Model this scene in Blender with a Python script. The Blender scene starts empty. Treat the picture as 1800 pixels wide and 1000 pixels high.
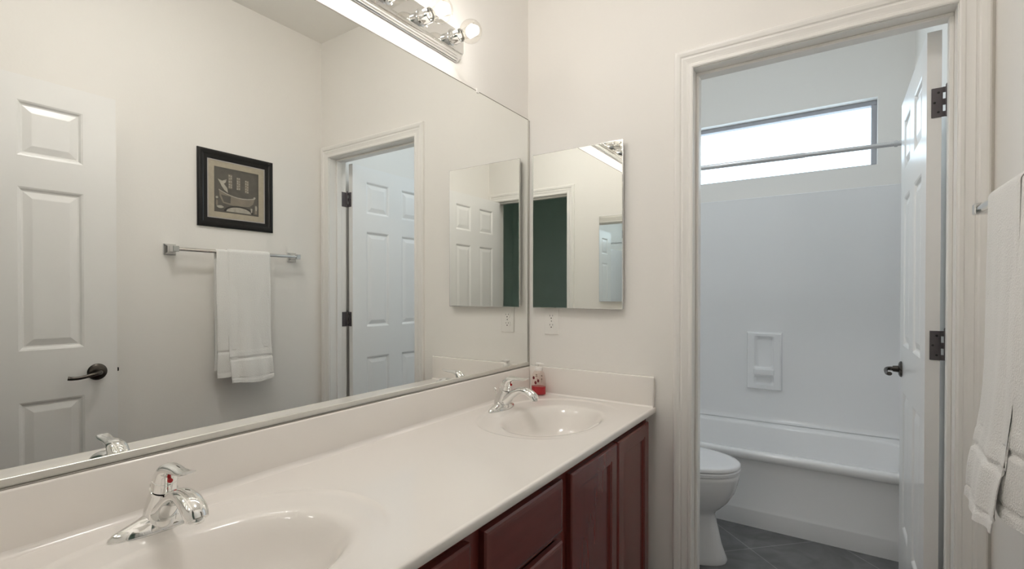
import bpy, bmesh, math, random
from math import sin, cos, pi, radians, sqrt
from mathutils import Vector, Matrix, noise

random.seed(4)
C = bpy.context.scene.collection
S = bpy.context.scene

# ------------------------------------------------------------------ camera
CAM = (1.1424, 0.0, 1.2227)
cam_d = bpy.data.cameras.new('camera')
cam_d.sensor_width = 36.0
cam_d.lens = 860.58 / 1800 * 36.0
cam_d.shift_x = (900 - 889.03) / 1800
cam_d.shift_y = (523.27 - 500) / 1800
cam_d.clip_start = 0.02
cam = bpy.data.objects.new('camera', cam_d)
cam.location = CAM
cam.rotation_euler = (radians(90 - 0.5011), 0, radians(34.032))
C.objects.link(cam)
S.camera = cam

# ------------------------------------------------------------------ world, daylight, exposure
wd = bpy.data.worlds.new('daylight'); S.world = wd
wd.use_nodes = True
bg = wd.node_tree.nodes['Background']
bg.inputs[0].default_value = (0.74, 0.88, 1.0, 1)
bg.inputs[1].default_value = 3.2

S.view_settings.view_transform = 'Standard'
S.view_settings.look = 'None'
S.view_settings.gamma = 1.0
S.view_settings.use_curve_mapping = False
S.view_settings.exposure = 0.07
S.cycles.max_bounces = 16
S.cycles.diffuse_bounces = 12
S.cycles.glossy_bounces = 10

BULB_STRENGTH = 54.0
BULB_COLOR = (1.0, 0.968, 0.93)

FILL_VANITY, FILL_VANITY_COLOR = 38.0, (1.0, 0.968, 0.93)  # strength and tint of the added, unseen fill lamps
FILL_TUB, FILL_TUB_COLOR = 22.0, (0.85, 0.93, 1.0)

pd = bpy.data.lights.new('window_portal', 'AREA')
pd.shape = 'RECTANGLE'; pd.size = 1.25; pd.size_y = 0.42
pd.cycles.is_portal = True
po = bpy.data.objects.new('window_portal', pd)
po.location = (0.72, 3.72, 2.165); po.rotation_euler = (radians(-90), 0, 0)
C.objects.link(po)

# ------------------------------------------------------------------ layout constants (metres)
W = 1.5005            # right wall
YN = 0.06             # inner face of entry wall
YB = 1.8705           # vanity face of the partition wall
YB2 = 1.985           # tub-room face of the partition wall
YF = 3.57             # window wall
ZC = 2.757            # ceiling
CT = 0.790            # worktop height

# ------------------------------------------------------------------ materials
MATS = {}
def mat(name, color, rough=0.5, metal=0.0, spec=0.5, coat=0.0, bump=None, noise_mix=None, sheen=0.0):
    m = bpy.data.materials.new(name); m.use_nodes = True
    nt = m.node_tree; b = nt.nodes['Principled BSDF']
    b.inputs['Base Color'].default_value = (*color, 1)
    b.inputs['Roughness'].default_value = rough
    b.inputs['Metallic'].default_value = metal
    b.inputs['Specular IOR Level'].default_value = spec
    b.inputs['Coat Weight'].default_value = coat
    b.inputs['Coat Roughness'].default_value = 0.05
    b.inputs['Sheen Weight'].default_value = sheen
    tc = nt.nodes.new('ShaderNodeTexCoord')
    if bump:
        sc, st, dist = bump
        n = nt.nodes.new('ShaderNodeTexNoise'); n.inputs['Scale'].default_value = sc
        n.inputs['Detail'].default_value = 3
        nt.links.new(tc.outputs['Object'], n.inputs['Vector'])
        bp = nt.nodes.new('ShaderNodeBump'); bp.inputs['Strength'].default_value = st
        bp.inputs['Distance'].default_value = dist
        nt.links.new(n.outputs[0], bp.inputs['Height'])
        nt.links.new(bp.outputs[0], b.inputs['Normal'])
    if noise_mix:
        c2, sc = noise_mix
        n2 = nt.nodes.new('ShaderNodeTexNoise'); n2.inputs['Scale'].default_value = sc
        n2.inputs['Detail'].default_value = 5
        nt.links.new(tc.outputs['Object'], n2.inputs['Vector'])
        mx = nt.nodes.new('ShaderNodeMix'); mx.data_type = 'RGBA'
        mx.inputs[6].default_value = (*color, 1); mx.inputs[7].default_value = (*c2, 1)
        nt.links.new(n2.outputs[0], mx.inputs[0])
        nt.links.new(mx.outputs[2], b.inputs['Base Color'])
    MATS[name] = m
    return m

WALL = mat('wall_paint', (0.885, 0.866, 0.836), 0.55, spec=0.3, bump=(90, 0.06, 0.004))
CEIL = mat('ceiling_paint', (0.89, 0.875, 0.845), 0.8, spec=0.2, bump=(70, 0.1, 0.004))
HALL = mat('hall_paint', (0.72, 0.86, 0.82), 0.75, spec=0.2, bump=(80, 0.05, 0.003))
TRIM = mat('trim_paint', (0.89, 0.875, 0.85), 0.34, noise_mix=((0.88, 0.865, 0.838), 4))
DOOR = mat('door_paint', (0.89, 0.885, 0.875), 0.28, bump=(60, 0.02, 0.002))
MARB = mat('cultured_marble', (0.885, 0.85, 0.815), 0.16, spec=0.5, coat=0.3, noise_mix=((0.865, 0.828, 0.79), 2.5))
CHROME = mat('chrome', (0.86, 0.86, 0.85), 0.05, metal=1.0, noise_mix=((0.82, 0.82, 0.81), 30))
SATIN = mat('satin_nickel', (0.74, 0.74, 0.74), 0.22, metal=1.0, noise_mix=((0.66, 0.66, 0.66), 40))
RODW = mat('rod_enamel', (0.66, 0.66, 0.67), 0.25, metal=0.35, noise_mix=((0.62, 0.62, 0.63), 30))
ALU = mat('mirror_channel', (0.62, 0.60, 0.56), 0.28, metal=1.0, noise_mix=((0.56, 0.55, 0.52), 60))
BRONZE = mat('oil_rubbed_bronze', (0.055, 0.047, 0.042), 0.27, metal=0.85, noise_mix=((0.14, 0.125, 0.11), 90))
HINGE = mat('hinge_bronze', (0.12, 0.108, 0.118), 0.42, metal=0.55, noise_mix=((0.16, 0.145, 0.15), 70))
SCREW = mat('screw_dark', (0.01, 0.01, 0.01), 0.5, noise_mix=((0.02, 0.02, 0.02), 90))
CHANNEL = mat('bright_channel', (0.76, 0.75, 0.71), 0.38, metal=0.9, noise_mix=((0.73, 0.72, 0.68), 60))
SHADE_EDGE = mat('gap_shade_edge', (0.30, 0.28, 0.25), 0.45, metal=0.6, noise_mix=((0.26, 0.245, 0.22), 60))  # dark tone painting the shaded gap under the channel; also the mirror's top edge
MIRROR = mat('mirror_glass', (0.91, 0.92, 0.90), 0.0, metal=1.0)
PORC = mat('porcelain', (0.86, 0.86, 0.87), 0.08, coat=0.4, noise_mix=((0.84, 0.84, 0.86), 3))
PLAST = mat('seat_plastic', (0.84, 0.84, 0.86), 0.22, noise_mix=((0.82, 0.82, 0.84), 6))
ACRYL = mat('tub_acrylic', (0.90, 0.90, 0.905), 0.15, coat=0.15, noise_mix=((0.885, 0.885, 0.89), 3))
WHITEPL = mat('white_plastic', (0.89, 0.87, 0.84), 0.3, noise_mix=((0.875, 0.855, 0.825), 8))
DARK = mat('dark_slot', (0.02, 0.02, 0.02), 0.6, noise_mix=((0.03, 0.03, 0.03), 20))
VINYL = mat('window_vinyl', (0.42, 0.42, 0.45), 0.4, noise_mix=((0.38, 0.38, 0.41), 12))
BLACKWOOD = mat('black_lacquer', (0.006, 0.006, 0.007), 0.3, spec=0.35, noise_mix=((0.012, 0.011, 0.010), 25))
MATB = mat('linen_mat', (0.50, 0.44, 0.34), 0.85, bump=(260, 0.3, 0.002), noise_mix=((0.38, 0.34, 0.27), 60))
BEVEL = mat('silver_bevel', (0.50, 0.47, 0.47), 0.35, metal=0.5, noise_mix=((0.40, 0.38, 0.38), 30))
ART0 = mat('print_ground', (0.085, 0.078, 0.068), 0.6, noise_mix=((0.15, 0.137, 0.115), 26))
ART1 = mat('print_pale', (0.56, 0.52, 0.45), 0.6, noise_mix=((0.26, 0.24, 0.20), 70))
ART2 = mat('print_tan', (0.19, 0.165, 0.135), 0.6, noise_mix=((0.30, 0.26, 0.21), 25))
ART3 = mat('print_dark', (0.03, 0.026, 0.022), 0.6, noise_mix=((0.05, 0.045, 0.04), 40))
TOWEL = mat('terry_cotton', (0.92, 0.915, 0.90), 0.95, spec=0.1, bump=(260, 0.5, 0.005), sheen=0.35)
RED = mat('red_button', (0.55, 0.01, 0.015), 0.25, noise_mix=((0.45, 0.01, 0.012), 50))
BERRY = mat('berry_print', (0.10, 0.006, 0.008), 0.4, noise_mix=((0.2, 0.01, 0.02), 200))
LEAFP = mat('label_grey', (0.28, 0.22, 0.17), 0.5, noise_mix=((0.4, 0.33, 0.27), 200))
CAULK = mat('white_caulk', (0.8, 0.78, 0.74), 0.5, noise_mix=((0.76, 0.74, 0.70), 20))
SOAPLIQ = mat('red_soap', (0.62, 0.012, 0.03), 0.12, noise_mix=((0.50, 0.008, 0.022), 30))
SOAPLIQ.node_tree.nodes['Principled BSDF'].inputs['Transmission Weight'].default_value = 0.25

def wood(name, stretch):
    m = mat(name, (0.055, 0.010, 0.008), 0.26, coat=0.35)
    nt = m.node_tree; b = nt.nodes['Principled BSDF']
    tc = nt.nodes.new('ShaderNodeTexCoord'); mp = nt.nodes.new('ShaderNodeMapping')
    mp.inputs['Scale'].default_value = stretch
    n = nt.nodes.new('ShaderNodeTexNoise'); n.inputs['Scale'].default_value = 4; n.inputs['Detail'].default_value = 2.5
    r = nt.nodes.new('ShaderNodeValToRGB')
    r.color_ramp.elements[0].position = 0.30; r.color_ramp.elements[0].color = (0.160, 0.0325, 0.0265, 1)
    r.color_ramp.elements[1].position = 0.72; r.color_ramp.elements[1].color = (0.182, 0.038, 0.0305, 1)
    nt.links.new(tc.outputs['Object'], mp.inputs[0]); nt.links.new(mp.outputs[0], n.inputs['Vector'])
    nt.links.new(n.outputs[0], r.inputs[0]); nt.links.new(r.outputs[0], b.inputs['Base Color'])
    return m
WOODV = wood('cherry_vertical', (9, 9, 1.2))
WOODH = wood('cherry_horizontal', (9, 1.2, 9))

def tile_mat():
    m = bpy.data.materials.new('slate_tile'); m.use_nodes = True
    nt = m.node_tree; b = nt.nodes['Principled BSDF']
    tc = nt.nodes.new('ShaderNodeTexCoord')
    mp = nt.nodes.new('ShaderNodeMapping'); mp.vector_type = 'TEXTURE'
    q = 0.445
    mp.inputs['Rotation'].default_value = (0, 0, radians(45))
    # rotated coordinates: p along (1,1), q along (-1,1); grout lines pass p=2.40, q=1.264
    p0, q0 = 2.402, 1.264
    ox = (p0 - q0) / sqrt(2); oy = (p0 + q0) / sqrt(2)
    mp.inputs['Location'].default_value = (ox, oy, 0)
    br = nt.nodes.new('ShaderNodeTexBrick')
    br.offset = 0.0
    br.inputs['Scale'].default_value = 1.0
    br.inputs['Brick Width'].default_value = q
    br.inputs['Row Height'].default_value = q
    br.inputs['Mortar Size'].default_value = 0.0028
    br.inputs['Color1'].default_value = (0.150, 0.150, 0.155, 1)
    br.inputs['Color2'].default_value = (0.168, 0.168, 0.172, 1)
    br.inputs['Mortar'].default_value = (0.28, 0.28, 0.285, 1)
    n = nt.nodes.new('ShaderNodeTexNoise'); n.inputs['Scale'].default_value = 7; n.inputs['Detail'].default_value = 7
    n.inputs['Distortion'].default_value = 1.2
    mx = nt.nodes.new('ShaderNodeMix'); mx.data_type = 'RGBA'; mx.blend_type = 'MULTIPLY'
    mx.inputs[0].default_value = 0.75
    rr = nt.nodes.new('ShaderNodeValToRGB')
    rr.color_ramp.elements[0].position = 0.3; rr.color_ramp.elements[0].color = (0.6, 0.6, 0.6, 1)
    rr.color_ramp.elements[1].position = 0.7; rr.color_ramp.elements[1].color = (1.25, 1.25, 1.25, 1)
    nt.links.new(tc.outputs['Object'], mp.inputs[0]); nt.links.new(mp.outputs[0], br.inputs['Vector'])
    nt.links.new(tc.outputs['Object'], n.inputs['Vector']); nt.links.new(n.outputs[0], rr.inputs[0])
    nt.links.new(br.outputs[0], mx.inputs[6]); nt.links.new(rr.outputs[0], mx.inputs[7])
    nt.links.new(mx.outputs[2], b.inputs['Base Color'])
    b.inputs['Roughness'].default_value = 0.38
    return m
TILE = tile_mat()

def thin_glass(name, tint, gloss, rough=0.0):
    m = bpy.data.materials.new(name); m.use_nodes = True
    nt = m.node_tree; nt.nodes.remove(nt.nodes['Principled BSDF'])
    out = nt.nodes['Material Output']
    t = nt.nodes.new('ShaderNodeBsdfTransparent'); t.inputs[0].default_value = (*tint, 1)
    g = nt.nodes.new('ShaderNodeBsdfGlossy'); g.inputs['Roughness'].default_value = rough
    f = nt.nodes.new('ShaderNodeLayerWeight'); f.inputs[0].default_value = 0.5
    pw = nt.nodes.new('ShaderNodeMath'); pw.operation = 'POWER'; pw.inputs[1].default_value = 4.0
    ml = nt.nodes.new('ShaderNodeMath'); ml.operation = 'MULTIPLY_ADD'; ml.inputs[1].default_value = gloss * 0.75; ml.inputs[2].default_value = 0.04 * gloss
    mx = nt.nodes.new('ShaderNodeMixShader')
    nt.links.new(f.outputs['Facing'], pw.inputs[0]); nt.links.new(pw.outputs[0], ml.inputs[0]); nt.links.new(ml.outputs[0], mx.inputs[0])
    nt.links.new(t.outputs[0], mx.inputs[1]); nt.links.new(g.outputs[0], mx.inputs[2])
    nt.links.new(mx.outputs[0], out.inputs[0])
    return m
BULBGLASS = thin_glass('bulb_glass', (0.97, 0.96, 0.94), 1.0, 0.02)
WINGLASS = thin_glass('window_glass', (0.95, 0.97, 0.97), 0.8)
CLEARPL = thin_glass('clear_plastic', (0.985, 0.955, 0.94), 0.7, 0.08)

def emis(name, color, strength):
    m = bpy.data.materials.new(name); m.use_nodes = True
    nt = m.node_tree; nt.nodes.remove(nt.nodes['Principled BSDF'])
    e = nt.nodes.new('ShaderNodeEmission'); e.inputs[0].default_value = (*color, 1); e.inputs[1].default_value = strength
    nt.links.new(e.outputs[0], nt.nodes['Material Output'].inputs[0])
    return m
GLOW = emis('filament_glow', BULB_COLOR, BULB_STRENGTH)

# ------------------------------------------------------------------ helpers
def obj(name, bm, m, parent=None, smooth=None, loc=None):
    me = bpy.data.meshes.new(name)
    bmesh.ops.recalc_face_normals(bm, faces=bm.faces)
    bm.to_mesh(me); bm.free()
    for mm in (m if isinstance(m, (list, tuple)) else [m]): me.materials.append(mm)
    o = bpy.data.objects.new(name, me); C.objects.link(o)
    if parent is not None: o.parent = parent
    if loc: o.location = loc
    if smooth is not None:
        me.shade_smooth()
        me.set_sharp_from_angle(angle=radians(smooth))
    return o

def empty(name, loc, label, cat, group=None):
    o = bpy.data.objects.new(name, None); C.objects.link(o)
    o.location = loc; o.empty_display_size = 0.05
    o['label'] = label; o['category'] = cat
    if group: o['group'] = group
    return o

def tag(o, label, cat, group=None):
    o['label'] = label; o['category'] = cat
    if group: o['group'] = group
    return o

def struct(o):
    o['kind'] = 'structure'; return o

def box(bm, x0, x1, y0, y1, z0, z1, bev=0.0, seg=2):
    vs = [bm.verts.new((x, y, z)) for x in (x0, x1) for y in (y0, y1) for z in (z0, z1)]
    f = [(0,1,3,2),(4,6,7,5),(0,4,5,1),(2,3,7,6),(0,2,6,4),(1,5,7,3)]
    fs = [bm.faces.new([vs[i] for i in q]) for q in f]
    if bev > 0:
        es = set(e for q in fs for e in q.edges)
        bmesh.ops.bevel(bm, geom=list(es), offset=bev, segments=seg, affect='EDGES', profile=0.5)
    return fs

def loft(bm, rings, cap0=True, cap1=True, closed=True, mi=0):
    R = [[bm.verts.new(p) for p in r] for r in rings]
    n = len(R[0])
    for a, b in zip(R[:-1], R[1:]):
        for i in range(n if closed else n - 1):
            j = (i + 1) % n
            f = bm.faces.new((a[i], a[j], b[j], b[i])); f.material_index = mi
    if cap0: bm.faces.new(list(reversed(R[0]))).material_index = mi
    if cap1: bm.faces.new(R[-1]).material_index = mi
    return R

def ring_on(path, i, rx, rz, n, up=Vector((0, 0, 1))):
    p = Vector(path[i])
    a = Vector(path[max(i - 1, 0)]); b = Vector(path[min(i + 1, len(path) - 1)])
    t = (b - a).normalized()
    s = t.cross(up)
    if s.length < 1e-4: s = t.cross(Vector((0, 1, 0)))
    s.normalize(); u = s.cross(t).normalized()
    return [p + s * (cos(2 * pi * k / n) * rx) + u * (sin(2 * pi * k / n) * rz) for k in range(n)]

def tube(bm, path, r, n=16, caps=True, up=Vector((0, 0, 1)), mi=0):
    rr = []
    for i in range(len(path)):
        q = r[i] if isinstance(r, (list, tuple)) else r
        if not isinstance(q, (list, tuple)): q = (q, q)
        rr.append(ring_on(path, i, q[0], q[1], n, up))
    loft(bm, rr, caps, caps, mi=mi)

def lathe(bm, prof, origin, axis='z', n=32, sx=1.0, sy=1.0, mi=0, cap=True):
    rings = []
    for r, h in prof:
        ring = []
        for k in range(n):
            c, s = cos(2 * pi * k / n) * r * sx, sin(2 * pi * k / n) * r * sy
            if axis == 'z': p = (origin[0] + c, origin[1] + s, origin[2] + h)
            elif axis == 'x': p = (origin[0] + h, origin[1] + c, origin[2] + s)
            else: p = (origin[0] + c, origin[1] + h, origin[2] + s)
            ring.append(p)
        rings.append(ring)
    loft(bm, rings, cap and prof[0][0] > 0, cap and prof[-1][0] > 0, mi=mi)
    bmesh.ops.remove_doubles(bm, verts=bm.verts, dist=1e-6)

def bez(pts, n=16):
    """Catmull-Rom through points"""
    P = [Vector(p) for p in pts]; P = [P[0] * 2 - P[1]] + P + [P[-1] * 2 - P[-2]]
    out = []
    for i in range(1, len(P) - 2):
        for k in range(n):
            t = k / n
            a, b, c, d = P[i-1], P[i], P[i+1], P[i+2]
            out.append(0.5 * ((2*b) + (c-a)*t + (2*a-5*b+4*c-d)*t*t + (-a+3*b-3*c+d)*t**3))
    out.append(P[-2]); return out

def sphere(bm, c, r, sx=1, sy=1, sz=1, u=20, v=12, mi=0):
    before = set(bm.faces)
    res = bmesh.ops.create_uvsphere(bm, u_segments=u, v_segments=v, radius=r)
    for q in res['verts']:
        q.co = Vector((q.co.x * sx + c[0], q.co.y * sy + c[1], q.co.z * sz + c[2]))
    for f in set(bm.faces) - before: f.material_index = mi

def prism(bm, poly, axis, a, b, mi=0):
    def P(q, h):
        if axis == 'y': return (q[0], h, q[1])
        if axis == 'x': return (h, q[0], q[1])
        return (q[0], q[1], h)
    loft(bm, [[P(q, a) for q in poly], [P(q, b) for q in poly]], mi=mi)

# ------------------------------------------------------------------ the shell
T = 0.115
bm = bmesh.new(); box(bm, -0.2, 2.4, -1.5, 3.9, -0.1, 0.0); struct(obj('floor', bm, TILE))
bm = bmesh.new(); box(bm, -0.2, 2.4, -1.5, 3.9, ZC, ZC + 0.1); struct(obj('ceiling', bm, CEIL))
bm = bmesh.new(); box(bm, -T, 0, -1.5, 3.75, 0, ZC); struct(obj('wall_left', bm, WALL))
bm = bmesh.new(); box(bm, W, W + T, -0.055, 3.75, 0, ZC); struct(obj('wall_right', bm, WALL))
DOL, DOR, DOH = 0.6875, 1.4405, 2.061          # rough openings of both doorways
for nm, y0, y1 in (('wall_back', YB, YB2), ('wall_front', -0.055, YN)):
    bm = bmesh.new()
    box(bm, 0, DOL, y0, y1, 0, ZC); box(bm, DOR, W, y0, y1, 0, ZC); box(bm, DOL, DOR, y0, y1, DOH, ZC)
    struct(obj(nm, bm, WALL))
WX0, WX1, WZ0, WZ1 = 0.10, 1.336, 1.973, 2.366
bm = bmesh.new()
box(bm, 0, WX0, YF, YF + 0.15, 0, ZC); box(bm, WX1, W, YF, YF + 0.15, 0, ZC)
box(bm, WX0, WX1, YF, YF + 0.15, 0, WZ0); box(bm, WX0, WX1, YF, YF + 0.15, WZ1, ZC)
struct(obj('wall_far', bm, WALL))
bm = bmesh.new()
box(bm, 0, 2.3, -1.5, -1.4, 0, ZC); box(bm, 2.2, 2.3, -1.4, -0.055, 0, ZC); box(bm, W, 2.2, -0.06, -0.055, 0, ZC)
struct(obj('wall_hall', bm, HALL))

# casings and jambs of the two doorways
JL, JR, JH = 0.7045, 1.4235, 2.043            # jamb faces
def casing_side(bm, yw, sgn, cwl=0.0665, cwr=0.0665):
    prof = [(0, 0.0), (0, 0.008), (0.004, 0.0105), (0.012, 0.0105), (0.015, 0.0085), (0.022, 0.0095),
            (0.034, 0.0125), (0.037, 0.0105), (0.041, 0.0105), (0.045, 0.0145), (0.056, 0.0165), (0.062, 0.0165), (0.0665, 0.012), (0.0665, 0.0)]
    xl, xr, zt = 0.7065, 1.4258, 2.045
    r0, r1, r2, r3 = [], [], [], []
    for w, h in prof:
        y = yw + sgn * h
        r0.append((xl - w, y, 0)); r1.append((xl - w, y, zt + w)); r2.append((xr + w, y, zt + w)); r3.append((xr + w, y, 0))
    loft(bm, [r0, r1, r2, r3])
def doorway(n_cas, n_jamb, y0, y1, door_side):
    bm = bmesh.new()
    casing_side(bm, y0, -1); casing_side(bm, y1, 1)
    struct(obj(n_cas, bm, TRIM))
    bm = bmesh.new()
    box(bm, DOL, JL, y0, y1, 0, JH); box(bm, JR, DOR, y0, y1, 0, JH); box(bm, DOL, DOR, y0, y1, JH, DOH)
    # door stop, set back by one door thickness from the hinge face
    a, b = (y1 - 0.037 - 0.032, y1 - 0.037) if door_side > 0 else (y0 + 0.037, y0 + 0.069)
    for s in ((JL, JL + 0.011, 0, JH - 0.011), (JR - 0.011, JR, 0, JH - 0.011), (JL, JR, JH - 0.011, JH)):
        box(bm, s[0], s[1], a, b, s[2], s[3], 0.002, 1)
    struct(obj(n_jamb, bm, TRIM))
doorway('trim_1', 'trim_2', YB, YB2, 1)
doorway('trim_3', 'trim_4', -0.055, YN, 1)
bm = bmesh.new(); box(bm, W - 0.012, W, 0.075, YB - 0.02, 0, 0.085, 0.003); struct(obj('baseboard_right', bm, TRIM))
bm = bmesh.new(); box(bm, 0.575, 0.638, YB - 0.012, YB, 0, 0.085, 0.003); struct(obj('baseboard_back', bm, TRIM))

# window
win = struct(bpy.data.objects.new('window_1', None)); C.objects.link(win)
win.location = ((WX0 + WX1) / 2, YF + 0.06, WZ0)
bm = bmesh.new()
fy0, fy1, fw = 0.0, 0.05, 0.027
hx = (WX1 - WX0) / 2; hz = WZ1 - WZ0
box(bm, -hx, hx, fy0, fy1, hz - fw, hz, 0.003); box(bm, -hx, hx, fy0, fy1, 0, fw * 0.6, 0.003)
box(bm, -hx, -hx + fw, fy0, fy1, fw * 0.6, hz - fw, 0.003); box(bm, hx - fw, hx, fy0, fy1, fw * 0.6, hz - fw, 0.003)
obj('window_frame', bm, VINYL, win)
bm = bmesh.new(); box(bm, -hx + fw - .004, hx - fw + .004, 0.02, 0.026, fw * .6 - .004, hz - fw + .004)
obj('window_pane', bm, WINGLASS, win)

# ------------------------------------------------------------------ six-panel doors
def panel_face(bm, w, h, x, sg):
    """door face in the plane x, outward direction sg along x; panels sunk and raised again"""
    m, p, mid = 0.108, 0.192, 0.115
    ys = [0, m, m + p, m + p + mid, m + 2 * p + mid, w]
    zs = [0, 0.235, 0.805, 0.998, 1.610, 1.725, 1.930, h]
    V = {}
    def v(y, z, d=0.0):
        k = (round(y, 5), round(z, 5), round(d, 5))
        if k not in V: V[k] = bm.verts.new((x + sg * d, y, z))
        return V[k]
    for i in range(5):
        for j in range(7):
            y0, y1, z0, z1 = ys[i], ys[i + 1], zs[j], zs[j + 1]
            if i in (1, 3) and j in (1, 3, 5):
                steps = [(0, 0), (0.006, -0.0025), (0.012, -0.0085), (0.017, -0.0095), (0.040, -0.003), (0.043, -0.0025)]
                prev = None
                for ins, d in steps:
                    q = [v(y0 + ins, z0 + ins, d), v(y1 - ins, z0 + ins, d), v(y1 - ins, z1 - ins, d), v(y0 + ins, z1 - ins, d)]
                    if prev:
                        for k in range(4): bm.faces.new((prev[k], prev[(k + 1) % 4], q[(k + 1) % 4], q[k]))
                    prev = q
                bm.faces.new(prev)
            else:
                bm.faces.new((v(y0, z0), v(y1, z0), v(y1, z1), v(y0, z1)))
    return V

def make_lever(parent, y, z, x, sg, direction):
    """rosette + lever on the face at x (outward sg); lever runs along y by direction"""
    bm = bmesh.new()
    lathe(bm, [(0.0, 0), (0.033, 0), (0.0335, sg * 0.003), (0.031, sg * 0.007), (0.024, sg * 0.0105), (0.014, sg * 0.012), (0.0125, sg * 0.03), (0, sg * 0.03)], (x, y, z), 'x', 36)
    o = obj('door_lever', bm, BRONZE, parent, 40)
    bm = bmesh.new()
    d = direction
    path = bez([(x + sg * 0.022, y, z), (x + sg * 0.040, y + d * 0.001, z), (x + sg * 0.052, y + d * 0.014, z - 0.001),
                (x + sg * 0.056, y + d * 0.040, z - 0.006), (x + sg * 0.055, y + d * 0.070, z - 0.011), (x + sg * 0.052, y + d * 0.092, z - 0.011), (x + sg * 0.048, y + d * 0.104, z - 0.009)], 6)
    n = len(path)
    rr = [(0.0095 - 0.003 * sin(pi * i / n * 0.8) + (0.002 if i > n * 0.85 else 0), 0.0095 - 0.0025 * sin(pi * i / n * 0.8)) for i in range(n)]
    tube(bm, path, rr, 14)
    obj('lever_arm', bm, BRONZE, o, 50)

def make_hinge(parent, z, x_leaf0, x_pin, y_pin, jamb_x):
    hh = 0.045
    bm = bmesh.new()
    # leaf let into the door edge
    box(bm, x_leaf0, x_pin - 0.011, y_pin + 0.0005, y_pin + 0.0035, z - hh, z + hh, 0.001, 1)
    segs = [(-hh, -0.029), (-0.009, 0.009), (0.029, hh)]
    for a, b in segs:
        box(bm, x_pin - 0.0115, x_pin, y_pin - 0.0005, y_pin + 0.0035, z + a, z + b)
        lathe(bm, [(0, 0), (0.006, 0), (0.006, b - a), (0, b - a)], (x_pin, y_pin, z + a), 'z', 14)
    o = obj('hinge', bm, HINGE, parent, 40)
    bm = bmesh.new()
    lathe(bm, [(0, 0), (0.0048, 0), (0.0048, 2 * hh + 0.006), (0.003, 2 * hh + 0.010), (0, 2 * hh + 0.010)], (x_pin, y_pin, z - hh), 'z', 12)
    for a, b in ((-0.029, -0.009), (0.009, 0.029)):
        box(bm, x_pin, jamb_x, y_pin - 0.003, y_pin, z + a, z + b)
    box(bm, jamb_x - 0.0022, jamb_x + 0.001, y_pin - 0.038, y_pin - 0.004, z - hh, z + hh)
    obj('hinge_pin', bm, HINGE, o, 40)
    bm = bmesh.new()
    for dz, dx in ((0.030, 0.62), (0.0, 0.28), (-0.030, 0.62)):
        xx = x_leaf0 + (x_pin - 0.011 - x_leaf0) * dx
        lathe(bm, [(0, 0.0), (0.0035, 0.0), (0.003, -0.001), (0, -0.001)], (xx, y_pin + 0.0006, z + dz), 'y', 10)
    obj('hinge_screw', bm, SCREW, o, 40)

def make_door(name, x_face, y_hinge, label_lever=True):
    w, h, t = 0.715, 2.022, 0.035
    root = struct(bpy.data.objects.new(name, None)); C.objects.link(root)
    root.location = (x_face, y_hinge, 0.010)
    bm = bmesh.new()
    panel_face(bm, w, h, 0.0, -1); panel_face(bm, w, h, t, 1)
    for (a, b) in (((0, 0), (w, 0)), ((w, 0), (w, h)), ((w, h), (0, h)), ((0, h), (0, 0))):
        q = [bm.verts.new((xx, *p)) for xx, p in ((0, a), (t, a), (t, b), (0, b))]
        bm.faces.new(q)
    bmesh.ops.remove_doubles(bm, verts=bm.verts, dist=1e-5)
    obj('door_leaf', bm, DOOR, root)
    make_lever(root, w - 0.068, 0.893, 0.0, -1, -1)
    make_lever(root, w - 0.068, 0.893, t, 1, -1)
    bm = bmesh.new(); box(bm, 0.006, 0.029, w, w + 0.0015, 0.865, 0.921); 
    box(bm, 0.011, 0.024, w, w + 0.010, 0.885, 0.901, 0.003)
    obj('latch_plate', bm, BRONZE, root)
    for z in (1.800, 1.052, 0.300):
        make_hinge(root, z, 0.0105, 0.0485, -0.0035, JR - x_face)
    return root
make_door('door_1', 1.3725, YB2 + 0.0145)
make_door('door_2', 1.3725, YN + 0.0145)

# ------------------------------------------------------------------ vanity cabinet
XF = 0.535   # face frame front
van = empty('vanity_cabinet', (XF / 2, (YN + YB) / 2, 0), 'long dark cherry wood vanity cabinet under the white double-sink countertop', 'cabinet')
vx, vy = -van.location.x, -van.location.y
def vobj(name, bm, m, parent=None, smooth=None):
    bm.transform(Matrix.Translation((vx, vy, 0)))
    return obj(name, bm, m, parent or van, smooth)
Y0, Y1 = YN + 0.004, YB - 0.004
bm = bmesh.new()
box(bm, 0.003, XF - 0.02, Y0, Y1, 0.10, 0.62)
box(bm, 0.003, XF - 0.08, Y0, Y1, 0.003, 0.10)
box(bm, 0.003, XF - 0.02, Y0, Y0 + 0.016, 0.62, 0.766); box(bm, 0.003, XF - 0.02, Y1 - 0.016, Y1, 0.62, 0.766)
vobj('carcass', bm, WOODV)
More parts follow.
